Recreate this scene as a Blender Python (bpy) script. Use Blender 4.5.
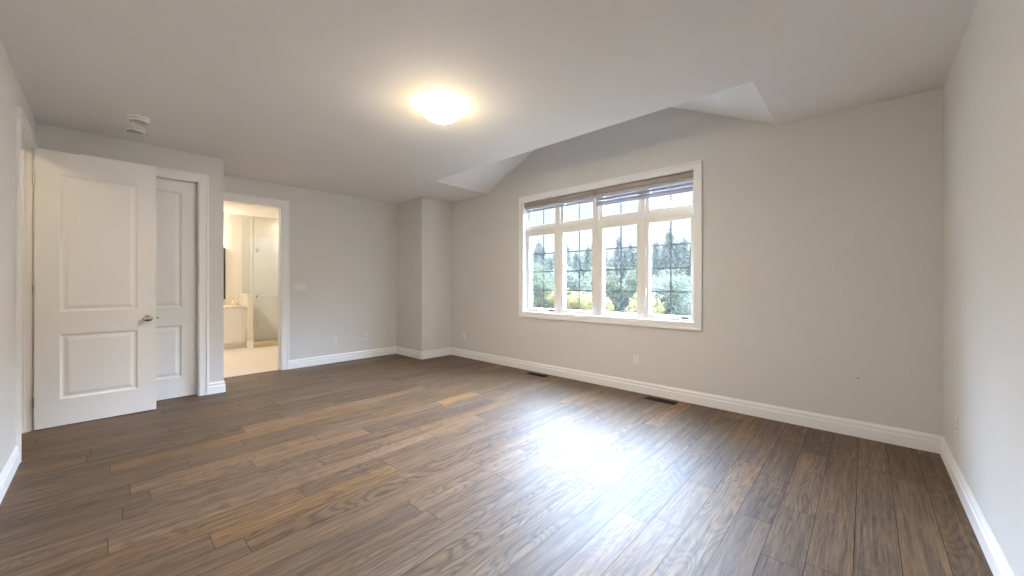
import bpy, bmesh, math, random
from mathutils import Vector, Matrix, noise
random.seed(7)
S = bpy.context.scene
COL = S.collection
for o in list(bpy.data.objects):
    bpy.data.objects.remove(o)

# ------------------------------------------------------------------ camera
CAM_H = 1.2654
cam_d = bpy.data.cameras.new('camera')
cam = bpy.data.objects.new('camera', cam_d); COL.objects.link(cam)
cam.location = (0, 0, CAM_H)
cam.rotation_euler = (math.pi / 2, 0, 0.7499)
cam_d.sensor_width = 36; cam_d.lens = 379.47 * 36 / 1024
cam_d.shift_y = -(288 - 284.4) / 1024
cam_d.clip_start = 0.02; cam_d.clip_end = 500
S.camera = cam

# ------------------------------------------------------------------ sky and exposure
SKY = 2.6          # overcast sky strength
S.view_settings.view_transform = 'Standard'
S.view_settings.look = 'None'
S.view_settings.gamma = 1
S.view_settings.use_curve_mapping = False
S.view_settings.exposure = 0.32
W = bpy.data.worlds.new('overcast_sky'); S.world = W; W.use_nodes = True
wn = W.node_tree.nodes; wl = W.node_tree.links; wn.clear()
w_out = wn.new('ShaderNodeOutputWorld'); w_bg = wn.new('ShaderNodeBackground')
w_tc = wn.new('ShaderNodeTexCoord'); w_sep = wn.new('ShaderNodeSeparateXYZ')
w_ramp = wn.new('ShaderNodeValToRGB'); w_noise = wn.new('ShaderNodeTexNoise')
w_mul = wn.new('ShaderNodeMix'); w_mul.data_type = 'RGBA'; w_mul.blend_type = 'MULTIPLY'
w_noise.inputs['Scale'].default_value = 2.2; w_noise.inputs['Detail'].default_value = 5
w_cr = wn.new('ShaderNodeValToRGB')
w_cr.color_ramp.elements[0].position = .3; w_cr.color_ramp.elements[0].color = (.86, .9, .95, 1)
w_cr.color_ramp.elements[1].position = .7; w_cr.color_ramp.elements[1].color = (1, 1, 1, 1)
wl.new(w_tc.outputs['Generated'], w_sep.inputs[0]); wl.new(w_sep.outputs['Z'], w_ramp.inputs[0])
e = w_ramp.color_ramp.elements
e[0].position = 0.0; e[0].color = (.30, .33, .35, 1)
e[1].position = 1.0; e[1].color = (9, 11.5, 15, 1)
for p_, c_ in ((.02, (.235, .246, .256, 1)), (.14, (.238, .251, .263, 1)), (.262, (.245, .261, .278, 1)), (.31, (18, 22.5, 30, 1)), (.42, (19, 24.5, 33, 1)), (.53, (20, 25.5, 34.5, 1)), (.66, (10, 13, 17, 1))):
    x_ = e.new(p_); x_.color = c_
wl.new(w_tc.outputs['Generated'], w_noise.inputs['Vector']); wl.new(w_noise.outputs['Fac'], w_cr.inputs[0])
w_mul.inputs[0].default_value = 1
wl.new(w_ramp.outputs[0], w_mul.inputs[6]); wl.new(w_cr.outputs[0], w_mul.inputs[7])
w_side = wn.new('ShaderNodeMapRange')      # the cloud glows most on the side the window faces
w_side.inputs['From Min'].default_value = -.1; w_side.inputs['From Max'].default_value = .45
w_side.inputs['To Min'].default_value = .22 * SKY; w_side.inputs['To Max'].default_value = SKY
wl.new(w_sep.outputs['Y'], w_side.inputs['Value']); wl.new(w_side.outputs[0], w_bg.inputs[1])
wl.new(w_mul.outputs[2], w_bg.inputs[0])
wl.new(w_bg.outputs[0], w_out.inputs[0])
S.cycles.max_bounces = 14; S.cycles.diffuse_bounces = 8; S.cycles.glossy_bounces = 6
S.cycles.transparent_max_bounces = 24; S.cycles.transmission_bounces = 8
S.cycles.sample_clamp_indirect = 30
S.cycles.use_denoising = True
LAMP = 770.0         # main ceiling lamp bowl
BATH = 90.0        # bathroom lamps

# ------------------------------------------------------------------ room dimensions (metres)
YW, YL, YC = 4.267, -.426, 3.652       # window wall, left wall, column face
XR, XC, XF, XA = .424, -5.481, -6.30, -5.53
YA = .955                              # end of the closet wall
HC = 2.74
T = .12
WX0, WX1, WZ0, WZ1 = -3.745, -1.322, .85, 2.495      # window opening
GX0, GX1, GY0 = -4.50, -.60, 3.205                   # raised ceiling over the window
GXM = (GX0 + GX1) / 2; GZ = HC + (GXM - GX0) * .495

# (portal: a sampling guide for skylight through the window; it gives off nothing itself)
pd = bpy.data.lights.new('window_portal', 'AREA'); pd.shape = 'RECTANGLE'
pd.size = WX1 - WX0; pd.size_y = WZ1 - WZ0; pd.cycles.is_portal = True
po = bpy.data.objects.new('window_portal', pd); COL.objects.link(po)
po.location = ((WX0 + WX1) / 2, YW + .17, (WZ0 + WZ1) / 2); po.rotation_euler = (-math.pi / 2, 0, 0)

# ------------------------------------------------------------------ materials
def mat(name, col, rough=.5, metal=0, spec=.5, coat=0, bump=None, emis=None, estr=0, var=0, vscale=3):
    m = bpy.data.materials.new(name); m.use_nodes = True
    n = m.node_tree.nodes; l = m.node_tree.links; b = n['Principled BSDF']
    b.inputs['Base Color'].default_value = (*col, 1); b.inputs['Roughness'].default_value = rough
    b.inputs['Metallic'].default_value = metal; b.inputs['Specular IOR Level'].default_value = spec
    b.inputs['Coat Weight'].default_value = coat
    tc = n.new('ShaderNodeTexCoord')
    if emis:
        b.inputs['Emission Color'].default_value = (*emis, 1); b.inputs['Emission Strength'].default_value = estr
    if bump:
        t = n.new('ShaderNodeTexNoise'); t.inputs['Scale'].default_value = bump[0]; t.inputs['Detail'].default_value = 3
        bp = n.new('ShaderNodeBump'); bp.inputs['Strength'].default_value = bump[1]; bp.inputs['Distance'].default_value = .002
        l.new(tc.outputs['Object'], t.inputs['Vector']); l.new(t.outputs['Fac'], bp.inputs['Height']); l.new(bp.outputs[0], b.inputs['Normal'])
    if var:
        t = n.new('ShaderNodeTexNoise'); t.inputs['Scale'].default_value = vscale; t.inputs['Detail'].default_value = 3
        r = n.new('ShaderNodeValToRGB')
        r.color_ramp.elements[0].position = .3; r.color_ramp.elements[1].position = .7
        r.color_ramp.elements[0].color = (*[c * (1 - var) for c in col], 1); r.color_ramp.elements[1].color = (*[min(1, c * (1 + var)) for c in col], 1)
        l.new(tc.outputs['Object'], t.inputs['Vector']); l.new(t.outputs['Fac'], r.inputs[0]); l.new(r.outputs[0], b.inputs['Base Color'])
    return m

M = {}
M['wall'] = mat('greige_wall_paint', (.68, .665, .645), .55, spec=.35, bump=(220, .08), var=.012, vscale=1.5)
M['ceiling'] = mat('ceiling_paint', (.82, .80, .79), .8, spec=.2, bump=(260, .08), var=.01)
M['white'] = mat('white_trim_paint', (.86, .855, .85), .38, spec=.45, bump=(60, .02), var=.01)
M['vinyl'] = mat('white_window_vinyl', (.80, .775, .72), .35, spec=.45, var=.01)
M['plate'] = mat('white_plastic_plate', (.76, .74, .71), .35, var=.01)
M['alarm'] = mat('white_alarm_plastic', (.88, .87, .84), .3, var=.01)
M['alarmshade'] = mat('shaded_alarm_face', (.42, .41, .40), .5, var=.03)  # grey puts the shade under the white alarms into the colour
M['slot'] = mat('dark_slot', (.08, .075, .07), .6, var=.05)
M['nickel'] = mat('brushed_nickel', (.62, .58, .53), .22, metal=1, bump=(90, .02))
M['chrome'] = mat('chrome', (.75, .75, .75), .1, metal=1, var=.01)
M['grille'] = mat('grey_window_grille', (.10, .105, .11), .5, var=.03)
M['vent'] = mat('dark_brown_floor_register', (.014, .007, .005), .6, spec=.2, var=.1)
M['ventin'] = mat('floor_register_shadow_liner', (.01, .008, .007), .8, var=.1)
M['cassette'] = mat('taupe_blind_cassette', (.36, .31, .28), .45, bump=(120, .05), var=.03)
M['rail'] = mat('grey_blind_bottom_rail', (.50, .50, .52), .4, var=.02)
M['tile_wall'] = mat('pale_shower_wall_tile', (.74, .75, .76), .35, var=.02)
M['bath_wall'] = mat('cream_bathroom_paint', (.72, .68, .60), .55, bump=(200, .06), var=.01)
M['bath_ceiling'] = mat('bathroom_ceiling_paint', (.78, .74, .68), .8, var=.01)
M['counter'] = mat('cream_stone_counter', (.76, .68, .54), .2, var=.06, vscale=12)
M['cabinet'] = mat('white_vanity_paint', (.78, .76, .72), .35, var=.01)
M['black'] = mat('black_mirror_frame', (.012, .011, .010), .4, var=.05)
M['mirror'] = mat('mirror_silver', (.85, .85, .84), .03, metal=1, var=.005)
M['curb'] = mat('tan_shower_curb_tile', (.66, .53, .34), .35, var=.08, vscale=8)
M['bark'] = mat('tree_bark', (.20, .17, .14), .9, bump=(12, .5), var=.2)
M['grass'] = mat('meadow_grass', (.045, .042, .027), .9, var=.25, vscale=.3)
M['shingle'] = mat('roof_shingle', (.12, .11, .10), .9, var=.1, vscale=6)

def leaf_mat(name, a, b):
    m = bpy.data.materials.new(name); m.use_nodes = True
    n = m.node_tree.nodes; l = m.node_tree.links; p = n['Principled BSDF']
    p.inputs['Roughness'].default_value = .7; p.inputs['Specular IOR Level'].default_value = .2
    tc = n.new('ShaderNodeTexCoord'); t = n.new('ShaderNodeTexNoise'); t.inputs['Scale'].default_value = 1.1; t.inputs['Detail'].default_value = 4
    r = n.new('ShaderNodeValToRGB'); r.color_ramp.elements[0].position = .35; r.color_ramp.elements[1].position = .65
    r.color_ramp.elements[0].color = (*a, 1); r.color_ramp.elements[1].color = (*b, 1)
    tr = n.new('ShaderNodeBsdfTranslucent'); mx = n.new('ShaderNodeMixShader'); mx.inputs[0].default_value = .35
    l.new(tc.outputs['Object'], t.inputs['Vector']); l.new(t.outputs['Fac'], r.inputs[0])
    l.new(r.outputs[0], p.inputs['Base Color']); l.new(r.outputs[0], tr.inputs['Color'])
    l.new(p.outputs[0], mx.inputs[1]); l.new(tr.outputs[0], mx.inputs[2]); l.new(mx.outputs[0], n['Material Output'].inputs[0])
    return m
M['conifer'] = leaf_mat('pale_conifer_needles', (.076, .084, .062), (.090, .098, .073))
M['decid'] = leaf_mat('pale_green_leaves', (.096, .101, .060), (.126, .129, .080))
M['silver'] = leaf_mat('silvery_leaves', (.108, .115, .082), (.138, .143, .106))
M['yellow'] = leaf_mat('yellow_autumn_leaves', (.24, .195, .075), (.29, .24, .10))

# glass pane: see-through with a faint sheen
def glass_mat(name, tint, ior=1.45):
    g = bpy.data.materials.new(name); g.use_nodes = True
    n = g.node_tree.nodes; l = g.node_tree.links; n.clear()
    o = n.new('ShaderNodeOutputMaterial'); tr = n.new('ShaderNodeBsdfTransparent'); gl = n.new('ShaderNodeBsdfGlossy')
    mx = n.new('ShaderNodeMixShader'); f0 = ((ior - 1) / (ior + 1)) ** 2
    ge = n.new('ShaderNodeNewGeometry'); dt = n.new('ShaderNodeVectorMath'); dt.operation = 'DOT_PRODUCT'
    ab = n.new('ShaderNodeMath'); ab.operation = 'ABSOLUTE'; om = n.new('ShaderNodeMath'); om.operation = 'SUBTRACT'; om.inputs[0].default_value = 1
    p5 = n.new('ShaderNodeMath'); p5.operation = 'POWER'; p5.inputs[1].default_value = 5; fr = n.new('ShaderNodeMath'); fr.operation = 'MULTIPLY_ADD'; fr.inputs[1].default_value = 1 - f0; fr.inputs[2].default_value = f0
    l.new(ge.outputs['Normal'], dt.inputs[0]); l.new(ge.outputs['Incoming'], dt.inputs[1]); l.new(dt.outputs['Value'], ab.inputs[0]); l.new(ab.outputs[0], om.inputs[1]); l.new(om.outputs[0], p5.inputs[0]); l.new(p5.outputs[0], fr.inputs[0])
    tr.inputs[0].default_value = (*tint, 1); gl.inputs['Roughness'].default_value = .02
    tc = n.new('ShaderNodeTexCoord'); t = n.new('ShaderNodeTexNoise'); t.inputs['Scale'].default_value = 1.5
    bp = n.new('ShaderNodeBump'); bp.inputs['Strength'].default_value = .02; bp.inputs['Distance'].default_value = .002
    l.new(tc.outputs['Object'], t.inputs['Vector']); l.new(t.outputs['Fac'], bp.inputs['Height']); l.new(bp.outputs[0], gl.inputs['Normal'])
    l.new(fr.outputs[0], mx.inputs[0]); l.new(tr.outputs[0], mx.inputs[1]); l.new(gl.outputs[0], mx.inputs[2]); l.new(mx.outputs[0], o.inputs[0])
    return g
M['glass'] = glass_mat('window_glass', (.97, .985, .98))
M['shower_glass'] = glass_mat('shower_glass', (.98, .99, .99), 1.12)

# striped zebra shade cloth: opaque and sheer bands
def shade_mat():
    m = bpy.data.materials.new('zebra_shade_cloth'); m.use_nodes = True
    n = m.node_tree.nodes; l = m.node_tree.links; n.clear()
    o = n.new('ShaderNodeOutputMaterial'); df = n.new('ShaderNodeBsdfDiffuse'); tl = n.new('ShaderNodeBsdfTranslucent'); tp = n.new('ShaderNodeBsdfTransparent')
    df.inputs[0].default_value = (.56, .54, .57, 1); tl.inputs[0].default_value = (.16, .16, .20, 1); tp.inputs[0].default_value = (.95, .96, 1, 1)
    m1 = n.new('ShaderNodeMixShader'); m1.inputs[0].default_value = .4
    m2 = n.new('ShaderNodeMixShader')
    tc = n.new('ShaderNodeTexCoord'); sp = n.new('ShaderNodeSeparateXYZ')
    a = n.new('ShaderNodeMath'); a.operation = 'MULTIPLY'; a.inputs[1].default_value = 1 / .042
    f = n.new('ShaderNodeMath'); f.operation = 'FRACT'
    g = n.new('ShaderNodeMath'); g.operation = 'LESS_THAN'; g.inputs[1].default_value = .30
    h = n.new('ShaderNodeMath'); h.operation = 'MULTIPLY_ADD'; h.inputs[1].default_value = .70; h.inputs[2].default_value = .04
    l.new(tc.outputs['Object'], sp.inputs[0]); l.new(sp.outputs['Z'], a.inputs[0]); l.new(a.outputs[0], f.inputs[0]); l.new(f.outputs[0], g.inputs[0]); l.new(g.outputs[0], h.inputs[0])
    l.new(df.outputs[0], m1.inputs[1]); l.new(tl.outputs[0], m1.inputs[2])
    l.new(h.outputs[0], m2.inputs[0]); l.new(m1.outputs[0], m2.inputs[1]); l.new(tp.outputs[0], m2.inputs[2]); l.new(m2.outputs[0], o.inputs[0])
    return m
M['shade'] = shade_mat()

# oak planks
def oak_mat():
    m = bpy.data.materials.new('oak_plank_floor'); m.use_nodes = True
    n = m.node_tree.nodes; l = m.node_tree.links; b = n['Principled BSDF']
    def nd(t, **k):
        x = n.new(t)
        for kk, v in k.items(): setattr(x, kk, v)
        return x
    def math_(op, a=None, bb=None, c=None):
        x = nd('ShaderNodeMath', operation=op)
        for i, v in enumerate((a, bb, c)):
            if v is None: continue
            if isinstance(v, (int, float)): x.inputs[i].default_value = v
            else: l.new(v, x.inputs[i])
        return x.outputs[0]
    at = nd('ShaderNodeAttribute'); at.attribute_name = 'plank'
    sc = nd('ShaderNodeSeparateColor'); l.new(at.outputs['Color'], sc.inputs[0])
    tone, hue, seed = sc.outputs[0], sc.outputs[1], sc.outputs[2]
    tc = nd('ShaderNodeTexCoord'); sp = nd('ShaderNodeSeparateXYZ'); l.new(tc.outputs['Object'], sp.inputs[0])
    X, Y = sp.outputs[0], sp.outputs[1]
    def tex(sx, sy, ks, detail, dist=0, rough=.5):
        cx = nd('ShaderNodeCombineXYZ')
        l.new(math_('MULTIPLY', X, sx), cx.inputs[0]); l.new(math_('MULTIPLY', Y, sy), cx.inputs[1]); l.new(math_('MULTIPLY', seed, ks), cx.inputs[2])
        t = nd('ShaderNodeTexNoise'); t.inputs['Scale'].default_value = 1; t.inputs['Detail'].default_value = detail
        t.inputs['Distortion'].default_value = dist; t.inputs['Roughness'].default_value = rough
        l.new(cx.outputs[0], t.inputs['Vector']); return t.outputs['Fac']
    big = tex(6.5, 1.15, 61, 1.4, .3)                     # contour field of the cathedral figure
    wob = tex(26, 9, 31, 2)
    rings = math_('SINE', math_('ADD', math_('MULTIPLY', big, 125), math_('MULTIPLY', wob, 5)))
    rings = math_('SMOOTH_MIN', math_('MULTIPLY_ADD', rings, .5, .5), 1.0, .3)
    rings = math_('POWER', rings, 2.6)
    amt = math_('FRACT', math_('MULTIPLY', seed, 7.31))
    patchy = tex(4.5, .8, 43, 1.5)
    amt = math_('MULTIPLY', math_('POWER', amt, 1.3), math_('MULTIPLY_ADD', patchy, 1.6, .1))
    fine = tex(170, 5.5, 17, 3, .1, .62)                  # pores running with the plank
    streak = tex(38, 1.6, 23, 3, .15)
    cloud = tex(5, 1.3, 11, 3)
    figure = math_('MULTIPLY', rings, math_('MULTIPLY_ADD', amt, .55, .10))
    d1 = math_('ADD', math_('MULTIPLY', figure, .62), math_('MULTIPLY', math_('SUBTRACT', fine, .5), 1.35))
    d2 = math_('ADD', d1, math_('MULTIPLY', math_('SUBTRACT', streak, .5), .9))
    dark = nd('ShaderNodeMapRange'); dark.inputs['From Min'].default_value = -.26; dark.inputs['From Max'].default_value = .50
    l.new(d2, dark.inputs['Value'])
    ra = nd('ShaderNodeValToRGB'); el = ra.color_ramp.elements
    el[0].position = 0; el[0].color = (.330, .222, .135, 1); el[1].position = 1; el[1].color = (.062, .040, .026, 1)
    x = el.new(.45); x.color = (.205, .134, .080, 1)
    l.new(dark.outputs[0], ra.inputs[0])
    rb = nd('ShaderNodeValToRGB'); el = rb.color_ramp.elements
    el[0].position = 0; el[0].color = (.220, .160, .118, 1); el[1].position = 1; el[1].color = (.046, .034, .028, 1)
    x = el.new(.45); x.color = (.132, .094, .070, 1)
    l.new(dark.outputs[0], rb.inputs[0])
    mx = nd('ShaderNodeMix', data_type='RGBA'); l.new(hue, mx.inputs[0]); l.new(rb.outputs[0], mx.inputs[6]); l.new(ra.outputs[0], mx.inputs[7])
    hv = nd('ShaderNodeHueSaturation'); hv.inputs['Saturation'].default_value = 1.28
    l.new(mx.outputs[2], hv.inputs['Color'])
    val = math_('MULTIPLY', math_('MULTIPLY_ADD', tone, .42, .68), math_('MULTIPLY_ADD', cloud, .5, .75))
    l.new(val, hv.inputs['Value']); l.new(hv.outputs[0], b.inputs['Base Color'])
    l.new(math_('ADD', math_('MULTIPLY_ADD', dark.outputs[0], .02, .465), math_('MULTIPLY', cloud, .12)), b.inputs['Roughness'])
    b.inputs['Specular IOR Level'].default_value = .49
    bp = nd('ShaderNodeBump'); bp.inputs['Strength'].default_value = .06; bp.inputs['Distance'].default_value = .0008; bp.invert = True
    l.new(d2, bp.inputs['Height']); l.new(bp.outputs[0], b.inputs['Normal'])
    return m
M['oak'] = oak_mat()
M['seam'] = mat('dark_plank_seam', (.018, .012, .009), .8, var=.1)

def tile_mat():
    m = bpy.data.materials.new('beige_bathroom_floor_tile'); m.use_nodes = True
    n = m.node_tree.nodes; l = m.node_tree.links; b = n['Principled BSDF']; b.inputs['Roughness'].default_value = .3
    tc = n.new('ShaderNodeTexCoord'); br = n.new('ShaderNodeTexBrick')
    br.offset = 0; br.inputs['Scale'].default_value = 1; br.inputs['Mortar Size'].default_value = .004
    br.inputs['Brick Width'].default_value = .33; br.inputs['Row Height'].default_value = .33
    br.inputs['Color1'].default_value = (.78, .71, .63, 1); br.inputs['Color2'].default_value = (.75, .68, .60, 1); br.inputs['Mortar'].default_value = (.64, .58, .51, 1)
    l.new(tc.outputs['Object'], br.inputs['Vector']); l.new(br.outputs['Color'], b.inputs['Base Color'])
    return m
M['tile'] = tile_mat()

def lamp_mat(name, col, s):
    m = mat(name, (.9, .87, .8), .3, emis=col, estr=s)
    return m
M['bowl'] = lamp_mat('lit_frosted_lamp_glass', (1, .89, .74), LAMP)
def bowl_falloff(m, drop):
    # the bulb sits in the middle: the frosted glass glows most at its lowest point, least at the rim
    n = m.node_tree.nodes; l = m.node_tree.links; b = n['Principled BSDF']
    tc = n.new('ShaderNodeTexCoord'); sp = n.new('ShaderNodeSeparateXYZ'); mr = n.new('ShaderNodeMapRange')
    mr.inputs['From Min'].default_value = -drop; mr.inputs['From Max'].default_value = -.025
    mr.inputs['To Min'].default_value = 1; mr.inputs['To Max'].default_value = 0
    pw = n.new('ShaderNodeMath'); pw.operation = 'POWER'; pw.inputs[1].default_value = 4.5
    ma = n.new('ShaderNodeMath'); ma.operation = 'MULTIPLY_ADD'; ma.inputs[1].default_value = LAMP; ma.inputs[2].default_value = 18.0
    l.new(tc.outputs['Object'], sp.inputs[0]); l.new(sp.outputs['Z'], mr.inputs['Value'])
    cm = n.new('ShaderNodeMix'); cm.data_type = 'RGBA'; cm.inputs[6].default_value = (1, .74, .36, 1); cm.inputs[7].default_value = (1, .93, .83, 1)
    l.new(mr.outputs[0], cm.inputs[0]); l.new(cm.outputs[2], b.inputs['Emission Color'])
    l.new(mr.outputs[0], pw.inputs[0]); l.new(pw.outputs[0], ma.inputs[0]); l.new(ma.outputs[0], b.inputs['Emission Strength'])
bowl_falloff(M['bowl'], .138)
M['bathbulb'] = lamp_mat('lit_bathroom_globe', (1, .89, .74), BATH)
M['fill_lens'] = lamp_mat('added_fill_lamp_lens', (1, .95, .88), BATH * 2.2)
M['hallbulb'] = lamp_mat('lit_hall_globe', (1, .78, .48), 40)

# ------------------------------------------------------------------ mesh helpers
def box(bm, x0, x1, y0, y1, z0, z1, bev=0):
    r = bmesh.ops.create_cube(bm, size=1)
    vs = r['verts']
    bmesh.ops.scale(bm, vec=(abs(x1 - x0), abs(y1 - y0), abs(z1 - z0)), verts=vs)
    bmesh.ops.translate(bm, vec=((x0 + x1) / 2, (y0 + y1) / 2, (z0 + z1) / 2), verts=vs)
    if bev:
        es = list({e for v in vs for e in v.link_edges})
        bmesh.ops.bevel(bm, geom=es, offset=bev, segments=2, affect='EDGES', profile=.5)

def prism(bm, pts, a, b, axis='y'):
    """extrude the 2-D outline pts between a and b along axis; pts are the two other coordinates in order"""
    def mk(p, t):
        if axis == 'y': return (p[0], t, p[1])
        if axis == 'x': return (t, p[0], p[1])
        return (p[0], p[1], t)
    A = [bm.verts.new(mk(p, a)) for p in pts]; B = [bm.verts.new(mk(p, b)) for p in pts]
    bm.faces.new(A); bm.faces.new(B[::-1])
    for i in range(len(pts)):
        j = (i + 1) % len(pts)
        bm.faces.new((A[j], A[i], B[i], B[j]))

def lathe(bm, prof, origin=(0, 0, 0), axis='z', n=32):
    rings = []
    for r, h in prof:
        ring = []
        for k in range(n if r > 1e-6 else 1):
            a = 2 * math.pi * k / n
            p = (r * math.cos(a), r * math.sin(a), h)
            if axis == 'x': p = (p[2], p[0], p[1])
            if axis == 'y': p = (p[0], p[2], p[1])
            ring.append(bm.verts.new((p[0] + origin[0], p[1] + origin[1], p[2] + origin[2])))
        rings.append(ring)
    for a, b in zip(rings, rings[1:]):
        for k in range(n):
            j = (k + 1) % n
            if len(a) == 1 and len(b) == 1: continue
            if len(a) == 1: bm.faces.new((a[0], b[k], b[j]))
            elif len(b) == 1: bm.faces.new((a[k], b[0], a[j]))
            else: bm.faces.new((a[k], b[k], b[j], a[j]))

def tube(bm, pts, r, n=10):
    prev = None
    P = [Vector(p) for p in pts]
    for i, p in enumerate(P):
        d = (P[min(i + 1, len(P) - 1)] - P[max(i - 1, 0)]).normalized()
        u = d.orthogonal().normalized() if prev is None else (pu - d * pu.dot(d)).normalized()
        pu = u; v = d.cross(u)
        rr = r[i] if isinstance(r, (list, tuple)) else r
        ring = [bm.verts.new(p + (u * math.cos(2 * math.pi * k / n) + v * math.sin(2 * math.pi * k / n)) * rr) for k in range(n)]
        if prev:
            for k in range(n):
                bm.faces.new((prev[k], prev[(k + 1) % n], ring[(k + 1) % n], ring[k]))
        else: bm.faces.new(ring[::-1])
        prev = ring
    bm.faces.new(prev)

def obj(name, bm, m, parent=None, smooth=False, origin=None):
    bmesh.ops.recalc_face_normals(bm, faces=bm.faces)
    me = bpy.data.meshes.new(name); 
    if origin is None and parent is not None: origin = ORG.get(parent.name, Vector((0, 0, 0)))
    origin = Vector(origin or (0, 0, 0))
    bmesh.ops.translate(bm, vec=-origin, verts=bm.verts)
    bm.to_mesh(me); bm.free()
    for mm in (m if isinstance(m, list) else [m]): me.materials.append(mm)
    if smooth:
        for p in me.polygons: p.use_smooth = True
        try: me.set_sharp_from_angle(angle=math.radians(35))
        except Exception: pass
    o = bpy.data.objects.new(name, me); COL.objects.link(o)
    if parent is not None: o.parent = parent
    else: o.location = origin
    ORG[o.name] = origin
    return o
ORG = {}

def thing(name, label, cat, loc=(0, 0, 0), group=None, kind=None):
    o = bpy.data.objects.new(name, None); COL.objects.link(o); o.location = loc; o.empty_display_size = .1
    ORG[o.name] = Vector(loc)
    return tag(o, label, cat, group, kind)

def tag(o, label=None, cat=None, group=None, kind=None):
    if label: o['label'] = label
    if cat: o['category'] = cat
    if group: o['group'] = group
    if kind: o['kind'] = kind
    return o

def copy_tree(o, parent=None):
    c = o.copy(); COL.objects.link(c)
    if parent is not None: c.parent = parent
    for ch in list(o.children): copy_tree(ch, c)
    return c

def struct(name, bm, m, label, cat, smooth=False):
    return tag(obj(name, bm, m, smooth=smooth), label, cat, kind='structure')
NB = bmesh.new

# ------------------------------------------------------------------ floor
PW = .16
me = bpy.data.meshes.new('floor'); bm = NB()
lay = bm.loops.layers.color.new('plank')
FX0, FX1, FY0, FY1 = -6.36, XR, -2.0, YW
rng = random.Random(21)
k0 = math.floor((FX0 + .04) / PW); k1 = math.ceil((FX1 + .04) / PW)
for k in range(k0, k1):
    a = max(FX0, -.04 + k * PW); b = min(FX1, a + PW if a > FX0 else -.04 + (k + 1) * PW)
    y = FY0 - rng.uniform(0, 1.4)
    while y < FY1:
        ln = rng.choice((.55, .8, 1.05, 1.3, 1.6, 1.85)) * rng.uniform(.92, 1.08)
        y0, y1 = max(y, FY0), min(y + ln, FY1)
        y += ln
        if y1 - y0 < .02: continue
        # light and dark boards; boards far from the corner mix in more tan ones
        tone = min(1, max(0, rng.gauss(.5, .26))); hue = min(1, max(0, rng.gauss(.46, .24)))
        g = .0013
        vs = [bm.verts.new(p) for p in ((a + g, y0 + g, 0), (b - g, y0 + g, 0), (b - g, y1 - g, 0), (a + g, y1 - g, 0))]
        f = bm.faces.new(vs); f.material_index = 0
        c = (tone, hue, rng.random(), 1)
        for lp in f.loops: lp[lay] = c
f = bm.faces.new([bm.verts.new(p) for p in ((FX0, FY0, -.002), (FX1, FY0, -.002), (FX1, FY1, -.002), (FX0, FY1, -.002))]); f.material_index = 1
nf = len(bm.faces)
box(bm, FX0, FX1, FY0, FY1, -.15, -.003)
bm.faces.ensure_lookup_table()
for f in bm.faces[nf:]: f.material_index = 1
bmesh.ops.recalc_face_normals(bm, faces=bm.faces)
for f in bm.faces:
    if f.normal.z < 0 and abs(f.calc_center_median().z) < .0025: f.normal_flip()
bm.to_mesh(me); bm.free(); me.materials.append(M['oak']); me.materials.append(M['seam'])
fl = bpy.data.objects.new('floor', me); COL.objects.link(fl)
tag(fl, 'brown oak plank floor of the empty bedroom', 'floor', kind='structure')

# ------------------------------------------------------------------ walls
TOP = HC + .10
bm = NB()
TW = .20
box(bm, XC - T, WX0, YW, YW + TW, 0, HC); box(bm, WX1, XR + T, YW, YW + TW, 0, HC)
box(bm, WX0, WX1, YW, YW + TW, 0, WZ0); box(bm, WX0, WX1, YW, YW + TW, WZ1, HC)
prism(bm, [(XC - T, HC), (GX0 - .2, HC), (GXM, GZ + .10), (GX1 + .2, HC), (XR + T, HC)][1:4], YW, YW + TW)
struct('wall_window', bm, M['wall'], 'greige wall around the wide window with its gabled top', 'wall')
bm = NB(); box(bm, XR, XR + T, -2, YW, 0, TOP)
struct('wall_right', bm, M['wall'], 'pale wall at the right edge of the room', 'wall')
DX0, DX1, DZ = -5.272, -4.462, 2.45       # door opening in the left wall
bm = NB(); box(bm, XA - T, DX0, YL - T, YL, 0, TOP); box(bm, DX1, XR, YL - T, YL, 0, TOP); box(bm, DX0, DX1, YL - T, YL, DZ, TOP)
struct('wall_left', bm, M['wall'], 'pale wall at the left edge of the photo', 'wall')
CY0, CY1, CZ = -.075, .737, 2.437          # closet opening
bm = NB(); box(bm, XA - T, XA, YL, CY0, 0, TOP); box(bm, XA - T, XA, CY1, YA, 0, TOP); box(bm, XA - T, XA, CY0, CY1, CZ, TOP)
box(bm, XF - T, XA - T, YA - T, YA, 0, TOP)
box(bm, XA - T - .62, XA - T - .5, YL - T, YA - T, 0, TOP)
struct('wall_closet', bm, M['wall'], 'greige wall holding the closed closet door behind the open door', 'wall')
BY0, BY1, BZ = 1.05, 1.784, 2.412          # bathroom doorway
bm = NB(); box(bm, XF - T, XF, YA, BY0, 0, TOP); box(bm, XF - T, XF, BY1, YW, 0, TOP); box(bm, XF - T, XF, BY0, BY1, BZ, TOP)
struct('wall_bathroom', bm, M['wall'], 'far greige wall with the bathroom doorway and two outlets', 'wall')
bm = NB(); box(bm, XF, XC, YC, YW + T, 0, TOP)
struct('wall_column', bm, M['wall'], 'boxed-out greige corner column left of the window wall', 'wall column')

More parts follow.
